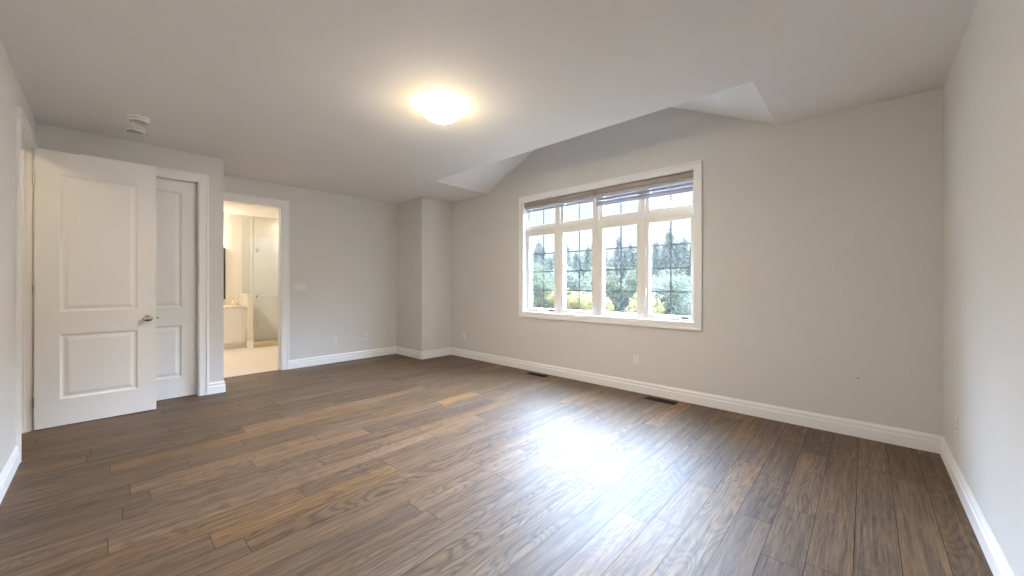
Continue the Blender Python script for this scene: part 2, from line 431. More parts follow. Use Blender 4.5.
# ------------------------------------------------------------------ ceiling with its raised gabled part
bm = NB()
box(bm, XF - T, XR + T, -2, GY0, HC, TOP)
box(bm, XF - T, GX0, GY0, YW, HC, TOP); box(bm, GX1, XR + T, GY0, YW, HC, TOP)
tk = .1
e1 = .004
prism(bm, [(GX0, HC + e1), (GXM, GZ), (GXM, GZ + tk), (GX0 - .19, HC + e1)], GY0 - tk, YW)
prism(bm, [(GX1, HC + e1), (GX1 + .19, HC + e1), (GXM, GZ + tk), (GXM, GZ)], GY0 - tk, YW)
prism(bm, [(GX0, HC + e1), (GX1, HC + e1), (GXM, GZ)], GY0 - tk, GY0 - .0005)
struct('ceiling', bm, M['ceiling'], 'white ceiling with a raised gabled recess over the window', 'ceiling')

# ------------------------------------------------------------------ baseboards
BP = [(0, 0), (.017, 0), (.017, .082), (.009, .088), (.009, .103), (.0135, .106), (.0135, .113), (.005, .127), (.003, .134), (0, .134)]
def bb(bm, p, q, nrm, e0=0, e1=0):
    """baseboard from p to q on a wall whose face looks along nrm; e0/e1 mitre the ends (+1 outside, -1 inside corner)"""
    p = Vector((*p, 0)); q = Vector((*q, 0)); d = (q - p).normalized(); n = Vector((*nrm, 0))
    A = [bm.verts.new(p + n * x - d * x * e0 + Vector((0, 0, z))) for x, z in BP]
    B = [bm.verts.new(q + n * x + d * x * e1 + Vector((0, 0, z))) for x, z in BP]
    bm.faces.new(A); bm.faces.new(B[::-1])
    for i in range(len(BP) - 1): bm.faces.new((A[i], B[i], B[i + 1], A[i + 1]))
def bstruct(name, segs, label):
    bm = NB()
    for s in segs: bb(bm, *s)
    struct(name, bm, M['white'], label, 'baseboard')
CW = .080  # casing width
bstruct('baseboard_window', [((XC, YW), (XR, YW), (0, -1), -1, -1)], 'long white baseboard under the window')
bstruct('baseboard_right', [((XR, -.3), (XR, YW), (-1, 0), 0, -1)], 'white baseboard along the right wall')
bstruct('baseboard_left', [((DX1 + CW, YL), (XR, YL), (0, 1), 0, 0)], 'white baseboard at the lower left edge of the photo')
bstruct('baseboard_closet', [((XA, YL), (XA, CY0 - CW), (1, 0), -1, 0), ((XA, CY1 + CW), (XA, YA), (1, 0), 0, 1), ((XF, YA), (XA, YA), (0, 1), -1, 1)], 'short white baseboard right of the closet door')
bstruct('baseboard_bathroom', [((XF, BY1 + CW + .012), (XF, YC), (1, 0), 0, -1)], 'white baseboard on the far wall right of the bathroom doorway')
bstruct('baseboard_column', [((XF, YC), (XC, YC), (0, -1), -1, 1), ((XC, YC), (XC, YW), (1, 0), 1, -1)], 'white baseboard wrapped round the corner column')

# ------------------------------------------------------------------ casings
def casing(bm, plane, face, s, a0, a1, z0, z1, w=CW, bottom=False):
    """stepped casing around opening a0..a1, z0..z1 on the wall plane; s = side it stands out to"""
    def b(u0, u1, v0, v1, t0, t1):
        f0, f1 = sorted((face + s * t0, face + s * t1))
        if plane == 'y': box(bm, u0, u1, f0, f1, v0, v1, .002)
        else: box(bm, f0, f1, u0, u1, v0, v1, .002)
    i = .006; o = w * .30
    for (t, ws, we) in ((.014, i * -1, w - o), (.022, w - o, w)):
        lo, hi = ws, we
        bot = z0 - hi if bottom else z0
        b(a0 - hi, a0 - lo, bot, z1 + hi, 0, t); b(a1 + lo, a1 + hi, bot, z1 + hi, 0, t)
        b(a0 - lo, a1 + lo, z1 + lo, z1 + hi, 0, t)
        if bottom: b(a0 - lo, a1 + lo, z0 - hi, z0 - lo, 0, t)

# ------------------------------------------------------------------ window
win = thing('window_1', 'wide white four-column window with grilles looking out on trees', 'window', ((WX0 + WX1) / 2, YW, WZ0), kind='structure')
bm = NB(); casing(bm, 'y', YW, -1, WX0 + .006, WX1 - .006, WZ0 + .006, WZ1 - .006, .078, True)
obj('window_casing', bm, M['white'], win)
FYa, FYb = YW + .055, YW + .175
bm = NB()
for x0, x1 in ((WX0, WX0 + .012), (WX1 - .012, WX1)): box(bm, x0, x1, YW + .002, YW + TW - .002, WZ0, WZ1)
box(bm, WX0 + .012, WX1 - .012, YW + .002, YW + TW - .002, WZ0, WZ0 + .012); box(bm, WX0 + .012, WX1 - .012, YW + .002, YW + TW - .002, WZ1 - .012, WZ1)
obj('window_jamb', bm, M['white'], win)
PX = [-3.682 + .611 * k for k in range(4)]; PWD = .463
TZ0, TZ1, UZ0, UZ1 = .915, 1.985, 2.140, 2.435
bm = NB(); sr = .046
ix0, ix1, iz0, iz1 = WX0 + .012, WX1 - .012, WZ0 + .012, WZ1 - .012
posts = [(ix0, PX[0] - sr + .012)] + [(PX[k] + PWD + sr, PX[k + 1] - sr) for k in range(3)] + [(PX[3] + PWD + sr - .012, ix1)]
for a, b in posts:
    if b - a > .004: box(bm, a, b, FYa, FYb, iz0, iz1, .003)
for k in range(4):
    a, b = posts[k][1], posts[k + 1][0]
    if b > a:
        box(bm, a, b, FYa, FYb, TZ1 + sr, UZ0 - sr, .003)
        box(bm, a, b, FYa, FYb, UZ1 + .03, iz1); box(bm, a, b, FYa, FYb, iz0, TZ0 - .032, .002)
obj('window_frame', bm, M['vinyl'], win)
cols = ['leftmost', 'second', 'third', 'rightmost']
for k in range(4):
    for row, (z0, z1, zl, zh) in enumerate(((TZ0, TZ1, TZ0 - .032, TZ1 + sr), (UZ0, UZ1, UZ0 - sr, UZ1 + .03))):
        a, b = posts[k][1], posts[k + 1][0]
        p0, p1 = PX[k], PX[k] + PWD
        bm = NB(); ya, yb = FYa + (.012 if row == 0 else .03), FYb - .03
        box(bm, a, p0, ya, yb, zl, zh, .003); box(bm, p1, b, ya, yb, zl, zh, .003)
        box(bm, p0, p1, ya, yb, zl, z0, .003); box(bm, p0, p1, ya, yb, z1, zh, .003)
        sash = obj('sash', bm, M['vinyl'], win)
        gy = YW + .115
        bm = NB(); box(bm, p0, p1, gy - .002, gy + .002, z0, z1)
        obj('glass_pane', bm, M['glass'], sash)
        bm = NB(); gw = .0076
        xm = (p0 + p1) / 2
        box(bm, xm - gw, xm + gw, gy + .0045, gy + .0065, z0, z1)
        if row == 0:
            for j in (1, 2, 3):
                zz = z0 + (z1 - z0) * j / 4
                box(bm, p0, xm - gw, gy + .0046, gy + .0064, zz - gw, zz + gw); box(bm, xm + gw, p1, gy + .0046, gy + .0064, zz - gw, zz + gw)
        else:
            zz = z0 + .267
            if zz < z1: box(bm, p0, xm - gw, gy + .0046, gy + .0064, zz - gw, zz + gw); box(bm, xm + gw, p1, gy + .0046, gy + .0064, zz - gw, zz + gw)
        obj('grille', bm, M['grille'], sash)
def crank(x):
    z = TZ0 - .030
    bm = NB(); y = FYa
    box(bm, x - .045, x + .045, y - .012, y - .0005, z - .012, z + .012, .004)
    box(bm, x - .018, x + .018, y - .026, y - .011, z - .010, z + .014, .004)
    tube(bm, [(x + .01, y - .024, z + .006), (x - .02, y - .034, z + .014), (x - .06, y - .036, z + .004), (x - .075, y - .036, z - .004)], [.006, .006, .005, .005], 8)
    lathe(bm, [(0, -.012), (.007, -.011), (.009, 0), (.007, .011), (0, .012)], (x - .078, y - .036, z - .004), 'z', 12)
    h = obj('crank_handle', bm, M['rail'], win, smooth=True); h['label'] = 'pale grey folding crank handle'
crank(-3.56); crank(-1.55)
for x0, x1 in ((-3.30, -3.225), (-1.475, -1.405)):
    bm = NB(); box(bm, x0, x1, FYa - .010, FYa - .0005, TZ0 - .026, TZ0 - .010, .002)
    h = obj('window_latch', bm, M['slot'], win); h['label'] = 'dark latch at the foot of the sash'
for x, zz in ((PX[0] + PWD + .035, 1.62), (PX[0] + PWD + .035, 1.17), (PX[3] - .035, 1.62), (PX[3] - .035, 1.17)):
    bm = NB(); box(bm, x - .007, x + .007, FYa - .010, FYa + .0115, zz - .05, zz + .05, .003); box(bm, x - .005, x + .005, FYa - .02, FYa - .009, zz - .02, zz + .035, .003)
    obj('sash_lock', bm, M['vinyl'], win)

# ------------------------------------------------------------------ roller blinds
def blind(x0, x1, zb, label):
    t = thing('roller_blind', label, 'blind', ((x0 + x1) / 2, YW + .03, 2.49), group='zebra roller blinds at the window head')
    bm = NB(); yf = YW + .004
    # curved cassette front
    prof = [(yf + .052, 2.412), (yf + .014, 2.412), (yf + .003, 2.422), (yf, 2.446), (yf + .003, 2.468), (yf + .014, 2.480), (yf + .052, 2.480)]
    prism(bm, prof, x0 + .004, x1 - .004, 'x')
    obj('cassette', bm, M['cassette'], t)
    bm = NB(); box(bm, x0, x0 + .004, yf - .001, yf + .054, 2.408, 2.4825, .001)
    obj('end_cap', bm, M['cassette'], t)
    bm = NB(); box(bm, x1 - .004, x1, yf - .001, yf + .054, 2.408, 2.4825, .001)
    obj('end_cap', bm, M['cassette'], t)
    bm = NB(); lathe(bm, [(0, x0 + .012), (.019, x0 + .012), (.019, x1 - .012), (0, x1 - .012)], (0, yf + .030, 2.394), 'x', 20)
    r = obj('shade_roll', bm, M['rail'], t, smooth=True)
    bm = NB(); box(bm, x0 + .018, x1 - .018, yf + .0335, yf + .0345, zb + .014, 2.424)
    obj('shade_cloth', bm, M['shade'], t)
    bm = NB(); prism(bm, [(yf + .024, zb), (yf + .044, zb), (yf + .046, zb + .010), (yf + .040, zb + .024), (yf + .028, zb + .024), (yf + .022, zb + .010)], x0 + .016, x1 - .016, 'x')
    obj('bottom_rail', bm, M['rail'], t)
    return t
blind(WX0 + .014, -2.556, 2.334, 'left zebra roller blind rolled up almost fully in its taupe cassette')
blind(-2.546, WX1 - .014, 2.266, 'right zebra roller blind hanging slightly lower in its taupe cassette')

# ------------------------------------------------------------------ doors
def door_slab(bm, w, h, t, panels):
    """door leaf standing in local u (0..w), z (0..h), thickness along n (-t/2..t/2); panels are (u0,u1,z0,z1)"""
    us = sorted({0, w} | {p[0] for p in panels} | {p[1] for p in panels}); zs = sorted({0, h} | {p[2] for p in panels} | {p[3] for p in panels})
    for s in (-1, 1):
        n0 = s * t / 2
        for i in range(len(us) - 1):
            for j in range(len(zs) - 1):
                q = (us[i], us[i + 1], zs[j], zs[j + 1])
                if q in panels:
                    rings = []
                    for ins, dep in ((0, 0), (.006, .003), (.014, .0095), (.026, .011), (.046, .0055), (.054, .0035)):
                        rings.append([bm.verts.new((u, n0 - s * dep, z)) for u, z in ((q[0] + ins, q[2] + ins), (q[1] - ins, q[2] + ins), (q[1] - ins, q[3] - ins), (q[0] + ins, q[3] - ins))])
                    for a, b in zip(rings, rings[1:]):
                        for k in range(4): bm.faces.new((a[k], a[(k + 1) % 4], b[(k + 1) % 4], b[k]))
                    bm.faces.new(rings[-1])
                else:
                    bm.faces.new([bm.verts.new((u, n0, z)) for u, z in ((q[0], q[2]), (q[1], q[2]), (q[1], q[3]), (q[0], q[3]))])
    e = t / 2
    for c in (((0, -e, 0), (0, e, 0), (0, e, h), (0, -e, h)), ((w, -e, 0), (w, e, 0), (w, e, h), (w, -e, h)), ((0, -e, 0), (w, -e, 0), (w, e, 0), (0, e, 0)), ((0, -e, h), (w, -e, h), (w, e, h), (0, e, h))):
        bm.faces.new([bm.verts.new(p) for p in c])
    bmesh.ops.remove_doubles(bm, verts=bm.verts, dist=1e-5)

def knob(bm, x, y, z, s):
    lathe(bm, [(0, 0), (.033, 0), (.033, s * .004), (.028, s * .009), (.014, s * .011), (.011, s * .030), (.020, s * .038), (.0285, s * .050), (.029, s * .058), (.022, s * .066), (.010, s * .069), (0, s * .069)], (0, 0, 0), 'x', 28)
    for v in bm.verts:
        if abs(v.co.x) > .030: v.co.y *= 1.32
        v.co += Vector((x, y, z))

# door_1: the open door in the left wall
d1 = thing('door_1', 'white two-panel door standing wide open in front of the closet', 'door', (DX0, YL, 0), kind='structure')
bm = NB(); casing(bm, 'y', YL, 1, DX0, DX1, 0, DZ - .0, CW)
obj('door_casing', bm, M['white'], d1)
bm = NB(); jt = .016
box(bm, DX0, DX0 + jt, YL - T - .002, YL + .001, 0, DZ); box(bm, DX1 - jt, DX1, YL - T - .002, YL + .001, 0, DZ); box(bm, DX0 + jt, DX1 - jt, YL - T - .002, YL + .001, DZ - jt, DZ)
box(bm, DX0 + jt, DX0 + jt + .011, YL - .075, YL - .040, 0, DZ - jt, .001); box(bm, DX0 + jt + .011, DX1 - jt, YL - .075, YL - .040, DZ - jt - .011, DZ - jt, .001)
obj('door_jamb', bm, M['white'], d1)
bm = NB(); dw = .768
door_slab(bm, dw, 2.435, .036, [(.140, .635, .232, .812), (.140, .635, 1.012, 2.234)])
for v in bm.verts:
    u, n_, z = v.co
    v.co = (-5.253 - n_, -.412 + u, z + .010)
leaf = obj('door_leaf', bm, M['white'], d1)
bm = NB(); knob(bm, -5.2348, .290, .928, 1)
k = obj('door_knob', bm, M['nickel'], leaf, smooth=True); k['label'] = 'egg-shaped satin nickel knob'
bm = NB(); knob(bm, -5.2715, .290, .928, -1); obj('door_knob', bm, M['nickel'], leaf, smooth=True)
for zz in (.25, 1.22, 2.18):
    bm = NB(); lathe(bm, [(0, -.045), (.0055, -.045), (.0055, .045), (0, .045)], (-5.2305, -.4175, zz), 'z', 10)
    obj('hinge', bm, M['nickel'], d1, smooth=True)

# door_2: closet door
d2 = thing('door_2', 'closed white closet door partly hidden behind the open door', 'door', (XA, CY1, 0), kind='structure')
bm = NB(); casing(bm, 'x', XA, 1, CY0, CY1, 0, CZ, CW)
obj('door_casing', bm, M['white'], d2)
bm = NB()
box(bm, XA - T - .002, XA + .001, CY0, CY0 + jt, 0, CZ); box(bm, XA - T - .002, XA + .001, CY1 - jt, CY1, 0, CZ); box(bm, XA - T - .002, XA + .001, CY0 + jt, CY1 - jt, CZ - jt, CZ)
obj('door_jamb', bm, M['white'], d2)
bm = NB(); cw_ = CY1 - CY0 - 2 * jt - .006
door_slab(bm, cw_, CZ - jt - .016, .036, [(.130, cw_ - .130, .222, .802), (.130, cw_ - .130, 1.002, 2.285)])
for v in bm.verts:
    u, n_, z = v.co
    v.co = (XA - .085 - n_, CY0 + jt + .003 + u, z + .010)
leaf2 = obj('door_leaf', bm, M['white'], d2)
bm = NB(); lathe(bm, [(0, 0), (.012, 0), (.012, .004), (.006, .008), (.005, .012), (0, .013)], (XA - .0668, .386, .905), 'x', 14)
k = obj('bumper', bm, M['nickel'], leaf2, smooth=True); k['label'] = 'small round metal bumper'

# door_3: cased opening to the bathroom
d3 = thing('door_3', 'white cased doorway opening to the bright bathroom', 'doorway', (XF, (BY0 + BY1) / 2, 0), kind='structure')
bm = NB(); casing(bm, 'x', XF, 1, BY0 + .0, BY1, 0, BZ, CW + .012)
obj('door_casing', bm, M['white'], d3)
bm = NB(); casing(bm, 'x', XF - T, -1, BY0, BY1, 0, BZ, CW); obj('door_casing', bm, M['white'], d3)
bm = NB()
box(bm, XF - T - .002, XF + .001, BY0, BY0 + jt, 0, BZ); box(bm, XF - T - .002, XF + .001, BY1 - jt, BY1, 0, BZ); box(bm, XF - T - .002, XF + .001, BY0 + jt, BY1 - jt, BZ - jt, BZ)
box(bm, XF - .080, XF - .045, BY1 - jt - .011, BY1 - jt, 0, BZ - jt, .001)
obj('door_jamb', bm, M['white'], d3)

# ------------------------------------------------------------------ ceiling lamp
LX, LY = -2.555, 1.89
lamp = thing('ceiling_lamp', 'lit frosted glass bowl lamp flush on the ceiling', 'ceiling lamp', (LX, LY, HC))
bm = NB(); lathe(bm, [(0, HC - .001), (.150, HC - .001), (.152, HC - .016), (.145, HC - .026), (0, HC - .026)], (LX, LY, 0), 'z', 48)
obj('ceiling_plate', bm, M['plate'], lamp, smooth=True)
bm = NB(); prof = []
for i in range(15):
    a = i / 14
    prof.append((.200 * (1 - a), HC - .030 - .108 * (1 - (1 - a) ** 1.9)))
prof = [(.150, HC - .024), (.194, HC - .022), (.203, HC - .026)] + prof
lathe(bm, prof, (LX, LY, 0), 'z', 56)
bowl = obj('glass_bowl', bm, M['bowl'], lamp, smooth=True); bowl['label'] = 'glowing frosted glass bowl'
for k in range(3):
    a = math.radians(-65 + 120 * k)
    cx, cy = LX + .203 * math.cos(a), LY + .203 * math.sin(a)
    bm = NB(); lathe(bm, [(0, -.010), (.007, -.010), (.008, 0), (.007, .010), (0, .010)], (cx, cy, HC - .032), 'z', 12)
    tube(bm, [(cx, cy, HC - .024), (LX + .19 * math.cos(a), LY + .19 * math.sin(a), HC - .012), (LX + .15 * math.cos(a), LY + .15 * math.sin(a), HC - .010)], .003, 6)
    obj('clip', bm, M['nickel'], lamp, smooth=True)

# ------------------------------------------------------------------ smoke alarms
def alarm(x, y, label):
    t = thing('smoke_alarm', label, 'smoke alarm', (x, y, HC), group='round alarms on the ceiling above the doors')
    bm = NB(); lathe(bm, [(0, -.0005), (.074, -.0005), (.075, -.010), (.071, -.014), (0, -.014)], (x, y, HC), 'z', 36); obj('base_plate', bm, M['alarm'], t, smooth=True)
    bm = NB(); lathe(bm, [(0, -.019), (.066, -.019), (.067, -.032), (.060, -.040), (.040, -.044), (.036, -.041), (0, -.041)], (x, y, HC), 'z', 36); b_ = obj('cover', bm, M['alarm'], t, smooth=True)
    bm = NB(); lathe(bm, [(.014, -.0412), (.035, -.0412), (.035, -.0418), (.014, -.0418), (.014, -.0412)], (x, y, HC), 'z', 30); obj('speaker_grille', bm, M['alarmshade'], b_)
    bm = NB(); lathe(bm, [(.042, -.0446), (.058, -.0415), (.058, -.0422), (.042, -.0453), (.042, -.0446)], (x, y, HC), 'z', 30); obj('face_ring', bm, M['alarmshade'], b_)
    bm = NB(); lathe(bm, [(.055, -.0141), (.062, -.0141), (.062, -.0149), (.055, -.0149), (.055, -.0141)], (x, y, HC), 'z', 36)
    obj('vent_gap', bm, M['alarmshade'], b_)
    bm = NB(); lathe(bm, [(0, -.0412), (.009, -.0412), (.009, -.0455), (0, -.046)], (x, y, HC), 'z', 14); obj('test_button', bm, M['rail'], b_, smooth=True)
alarm(-4.70, .205, 'round white smoke alarm on the ceiling, nearer the lamp')
alarm(-5.03, .195, 'round white smoke alarm on the ceiling, nearer the closet door wall')

# ------------------------------------------------------------------ outlets and switch
def basis(loc, nrm):
    n = Vector((*nrm, 0)); u = Vector((-n.y, n.x, 0)); return Matrix((( u.x, n.x, 0, loc[0]), (u.y, n.y, 0, loc[1]), (0, 0, 1, loc[2]), (0, 0, 0, 1)))
def mk(bm, Mx):
    bmesh.ops.transform(bm, matrix=Mx, verts=bm.verts); return bm
def outlet(loc, nrm, label, kind='outlet'):
    Mx = basis(loc, nrm)
    w = {'switch': .083, 'outlet': .035, 'jack': .035}[kind]
    t = thing({'switch': 'light_switch', 'outlet': 'wall_outlet', 'jack': 'cable_jack'}[kind], label, {'switch': 'light switch', 'outlet': 'outlet', 'jack': 'wall jack'}[kind], loc, group={'outlet': 'white duplex outlets low on the walls'}.get(kind))
    bm = NB(); box(bm, -w, w, .0003, .006, -.057, .057, .002); obj('cover_plate', mk(bm, Mx), M['plate'], t)
    if kind == 'outlet':
        for s in (-1, 1):
            bm = NB(); box(bm, -.016, .016, .006, .0085, s * .020 - .014, s * .020 + .014, .003); r = obj('socket', mk(bm, Mx), M['plate'], t)
            bm = NB(); box(bm, -.0075, -.005, .0084, .0089, s * .02 - .004, s * .02 + .006); box(bm, .005, .0075, .0084, .0089, s * .02 - .004, s * .02 + .005); box(bm, -.002, .002, .0084, .0089, s * .02 - .011, s * .02 - .007)
            obj('slot', mk(bm, Mx), M['slot'], r)
        bm = NB(); lathe(bm, [(0, .006), (.003, .006), (.003, .0075), (0, .008)], (0, 0, 0), 'y', 10); obj('screw', mk(bm, Mx), M['plate'], t)
    elif kind == 'switch':
        for i in (-1, 0, 1):
            bm = NB(); prism(bm, [(.006, -.033), (.006, .033), (.011, .033), (.0075, 0), (.008, -.033)], i * .046 - .016, i * .046 + .016, 'x'); obj('rocker', mk(bm, Mx), M['plate'], t)
    else:
        bm = NB(); lathe(bm, [(0, .006), (.009, .006), (.009, .009), (.005, .009), (.005, .016), (0, .016)], (0, 0, 0), 'y', 14); obj('connector', mk(bm, Mx), M['nickel'], t, smooth=True)
    return t
outlet((XF, 2.549, .363), (1, 0), 'white wall outlet low on the far wall, nearer the bathroom doorway')
outlet((XF, 3.054, .368), (1, 0), 'white wall jack low on the far wall, nearer the corner column', 'jack')
outlet((XF, 2.035, 1.226), (1, 0), 'wide white switch plate beside the bathroom doorway', 'switch')
outlet((-5.117, YW, .372), (0, -1), 'small white outlet on the window wall beside the corner column')
outlet((-1.978, YW, .378), (0, -1), 'white outlet on the window wall below the wide window')
outlet((XR, 3.68, .372), (-1, 0), 'white outlet low on the right-hand wall near the corner')
bm = NB(); lathe(bm, [(0, 0), (.0022, 0), (.0022, -.004), (.0055, -.005), (.0055, -.0065), (0, -.007)], (-.045, YW, .488), 'y', 12)
tag(obj('wall_nail', bm, M['slot'], origin=(-.045, YW, .488)), 'tiny dark nail head in the bare wall right of the window', 'nail')

# ------------------------------------------------------------------ floor registers
def register(x, y, label):
    t = thing('floor_register', label, 'floor vent', (x, y, 0), group='dark floor vents along the window wall')
    L, Wd = .165, .055
    bm = NB(); z = .0045
    box(bm, x - L, x + L, y - Wd, y - Wd + .012, .0003, z, .0015); box(bm, x - L, x + L, y + Wd - .012, y + Wd, .0003, z, .0015)
    box(bm, x - L, x - L + .014, y - Wd + .012, y + Wd - .012, .0003, z, .0015); box(bm, x + L - .014, x + L, y - Wd + .012, y + Wd - .012, .0003, z, .0015)
    obj('frame', bm, M['vent'], t)
    bm = NB(); box(bm, x - L + .014, x + L - .014, y - Wd + .012, y + Wd - .012, .0003, .0008); obj('duct_shade', bm, M['ventin'], t)  # flat near-black sheet on the floor, painted as the shade inside the duct
    bm = NB()
    for i in range(26):
        xx = x - L + .022 + i * (2 * L - .044) / 25
        box(bm, xx - .0018, xx + .0018, y - Wd + .0115, y + Wd - .0115, .0009, .0038)
    box(bm, x - L + .014, x + L - .014, y - .002, y + .002, .0009, .0042)
    obj('slats', bm, M['vent'], t)
register(-3.36, 4.125, 'dark brown floor vent farther off, left below the window')
register(-1.63, 4.125, 'dark brown floor vent in front of the outlet, right below the window')

# ------------------------------------------------------------------ bathroom beyond the doorway
BX0, BX1, BYA, BYB = -9.70, XF - T, .10, 3.10
bm = NB(); box(bm, BX0 - T, FX0, BYA - T, BYB + T, -.15, -.001)
struct('floor_bathroom', bm, M['tile'], 'beige tiled bathroom floor beyond the doorway', 'floor')
bm = NB(); box(bm, BX0 - T, BX0, BYA - T, BYB + T, 0, HC); box(bm, BX0, BX1, BYA - T, BYA, 0, HC); box(bm, BX0, -8.95, BYB, BYB + T, 0, HC); box(bm, -8.95, BX1, BYB, BYB + T, 0, HC)
struct('wall_bathroom_interior', bm, M['bath_wall'], 'warm cream bathroom walls seen through the doorway', 'wall')
bm = NB(); box(bm, BX0 - T, BX1, BYA - T, BYB + T, HC, TOP)
struct('ceiling_bathroom', bm, M['bath_ceiling'], 'warm lit bathroom ceiling seen through the doorway', 'ceiling')
# low wall between vanity and shower
bm = NB(); box(bm, BX0, -8.98, 1.935, 2.03, 0, 1.04); box(bm, BX0, -8.965, 1.925, 2.04, 1.04, 1.065, .003)
struct('wall_half', bm, M['bath_wall'], 'cream half-height wall between the vanity and the glass shower', 'half wall')
bm = NB(); bb(bm, (-8.98, 1.935), (-8.98, 2.03), (1, 0), 1, 0)
struct('baseboard_half_wall', bm, M['white'], 'short baseboard at the foot of the bathroom half wall', 'baseboard')
# shower
bm = NB(); box(bm, BX0, BX0 + .008, 2.031, BYB, .02, 2.30); box(bm, BX0 + .008, -9.06, BYB - .008, BYB, .02, 2.30)
struct('wall_shower_tile', bm, M['tile_wall'], 'pale tiled shower wall behind the glass', 'wall tile')
sh = thing('shower_enclosure', 'clear glass shower screen with chrome bar beyond the bathroom doorway', 'shower', (-9.0, 2.5, 0))
bm = NB(); box(bm, -9.06, -8.94, 2.031, BYB, 0, .085, .006); obj('curb', bm, M['curb'], sh)
bm = NB(); box(bm, BX0, -9.06, 2.031, BYB, 0, .02); obj('shower_base', bm, M['curb'], sh)
bm = NB(); box(bm, -9.006, -8.998, 2.035, 2.10, .086, 2.60, .001); obj('fixed_glass', bm, M['shower_glass'], sh)
bm = NB(); box(bm, -9.65, -9.006, 1.978, 1.986, 1.066, 2.60, .001); obj('half_wall_glass', bm, M['shower_glass'], sh)
bm = NB(); box(bm, -9.006, -8.998, 2.105, 2.83, .095, 2.60, .001); dr = obj('glass_door', bm, M['shower_glass'], sh)
bm = NB(); tube(bm, [(-8.955, 2.115, 1.05), (-8.955, 2.51, 1.05)], .009, 10)
for yy in (2.13, 2.50): tube(bm, [(-8.998, yy, 1.05), (-8.950, yy, 1.05)], [.013, .010], 10)
k = obj('towel_bar', bm, M['chrome'], dr, smooth=True); k['label'] = 'horizontal chrome bar'
for zz in (.45, 1.02, 1.95):
    bm = NB(); box(bm, -9.012, -8.990, 2.085, 2.125, zz - .03, zz + .03, .003); obj('glass_hinge', bm, M['chrome'], sh)
bm = NB(); box(bm, -9.012, -8.992, 2.031, 2.037, .086, 2.60); obj('edge_channel', bm, M['chrome'], sh)
# vanity
va = thing('bathroom_vanity', 'white bathroom vanity with a cream stone top', 'vanity', (-9.4, 1.3, 0))
VX = -9.08
bm = NB(); box(bm, BX0 + .001, VX - .05, .70, 1.93, .0, .10); box(bm, BX0 + .001, VX - .002, .70, 1.93, .10, .80)
obj('body', bm, M['cabinet'], va)
def front(y0, y1, z0, z1):
    bm = NB(); xf = VX
    box(bm, xf - .002, xf + .010, y0, y1, z0, z1, .001); w_ = .055
    box(bm, xf + .010, xf + .018, y0, y0 + w_, z0, z1, .001); box(bm, xf + .010, xf + .018, y1 - w_, y1, z0, z1, .001)
    box(bm, xf + .010, xf + .018, y0 + w_, y1 - w_, z0, z0 + w_, .001); box(bm, xf + .010, xf + .018, y0 + w_, y1 - w_, z1 - w_, z1, .001)
    return bm
for y0, y1 in ((.71, 1.09), (1.10, 1.48), (1.49, 1.86)):
    c = obj('door', front(y0, y1, .115, .79), M['cabinet'], va)
    bm = NB(); lathe(bm, [(0, 0), (.006, 0), (.006, .012), (.014, .020), (.012, .028), (0, .030)], (VX + .018, y0 + .03 if y0 > 1.3 else y1 - .03, .70), 'x', 14); obj('knob', bm, M['chrome'], c, smooth=True)
bm = NB(); box(bm, BX0 + .001, VX + .025, .69, 1.9345, .80, .835, .004); obj('countertop', bm, M['counter'], va)
bm = NB(); box(bm, BX0 + .001, BX0 + .02, .69, 1.92, .835, .93, .003); obj('backsplash', bm, M['counter'], va)
fa = thing('faucet', 'chrome widespread faucet on the vanity top', 'faucet', (-9.58, 1.80, .835))
bm = NB(); X_, Y_ = -9.58, 1.80
tube(bm, [(X_, Y_, .835), (X_, Y_, .90), (X_ + .02, Y_, .945), (X_ + .06, Y_, .955), (X_ + .11, Y_, .93)], [.014, .012, .011, .010, .009], 10); obj('spout', bm, M['chrome'], fa, smooth=True)
for s in (-1, 1):
    bm = NB(); lathe(bm, [(0, 0), (.022, 0), (.020, .012), (.011, .030), (.012, .045), (0, .05)], (X_, Y_ + s * .08, .835), 'z', 14); tube(bm, [(X_, Y_ + s * .08, .88), (X_ + .05, Y_ + s * .10, .89)], .005, 8); obj('tap_handle', bm, M['chrome'], fa, smooth=True)
mi = thing('wall_mirror', 'black-framed mirror above the bathroom vanity', 'mirror', (BX0, 1.3, 1.5))
bm = NB(); fw = .028
for y0, y1, z0, z1 in ((.80, .80 + fw, .96, 2.02), (1.70 - fw, 1.70, .96, 2.02), (.80 + fw, 1.70 - fw, .96, .96 + fw), (.80 + fw, 1.70 - fw, 2.02 - fw, 2.02)): box(bm, BX0 + .001, BX0 + .028, y0, y1, z0, z1, .002)
obj('frame', bm, M['black'], mi)
bm = NB(); box(bm, BX0 + .001, BX0 + .014, .80 + fw, 1.70 - fw, .96 + fw, 2.02 - fw); obj('mirror_glass', bm, M['mirror'], mi)
vl = thing('vanity_light', 'lit globe light bar above the bathroom mirror', 'wall lamp', (BX0, 1.25, 2.2))
bm = NB(); box(bm, BX0 + .001, BX0 + .03, .98, 1.52, 2.17, 2.23, .004); obj('back_plate', bm, M['chrome'], vl)
for yy in (1.05, 1.25, 1.45):
    bm = NB(); lathe(bm, [(0, -.05), (.03, -.04), (.05, 0), (.03, .04), (0, .05)], (BX0 + .09, yy, 2.2), 'z', 18); obj('globe', bm, M['bathbulb'], vl, smooth=True)
    bm = NB(); tube(bm, [(BX0 + .03, yy, 2.2), (BX0 + .05, yy, 2.2)], .012, 8); obj('arm', bm, M['chrome'], vl)
bl = thing('bathroom_ceiling_lamp', 'lit round bathroom ceiling lamp left of the doorway view', 'ceiling lamp', (-7.9, .85, HC))
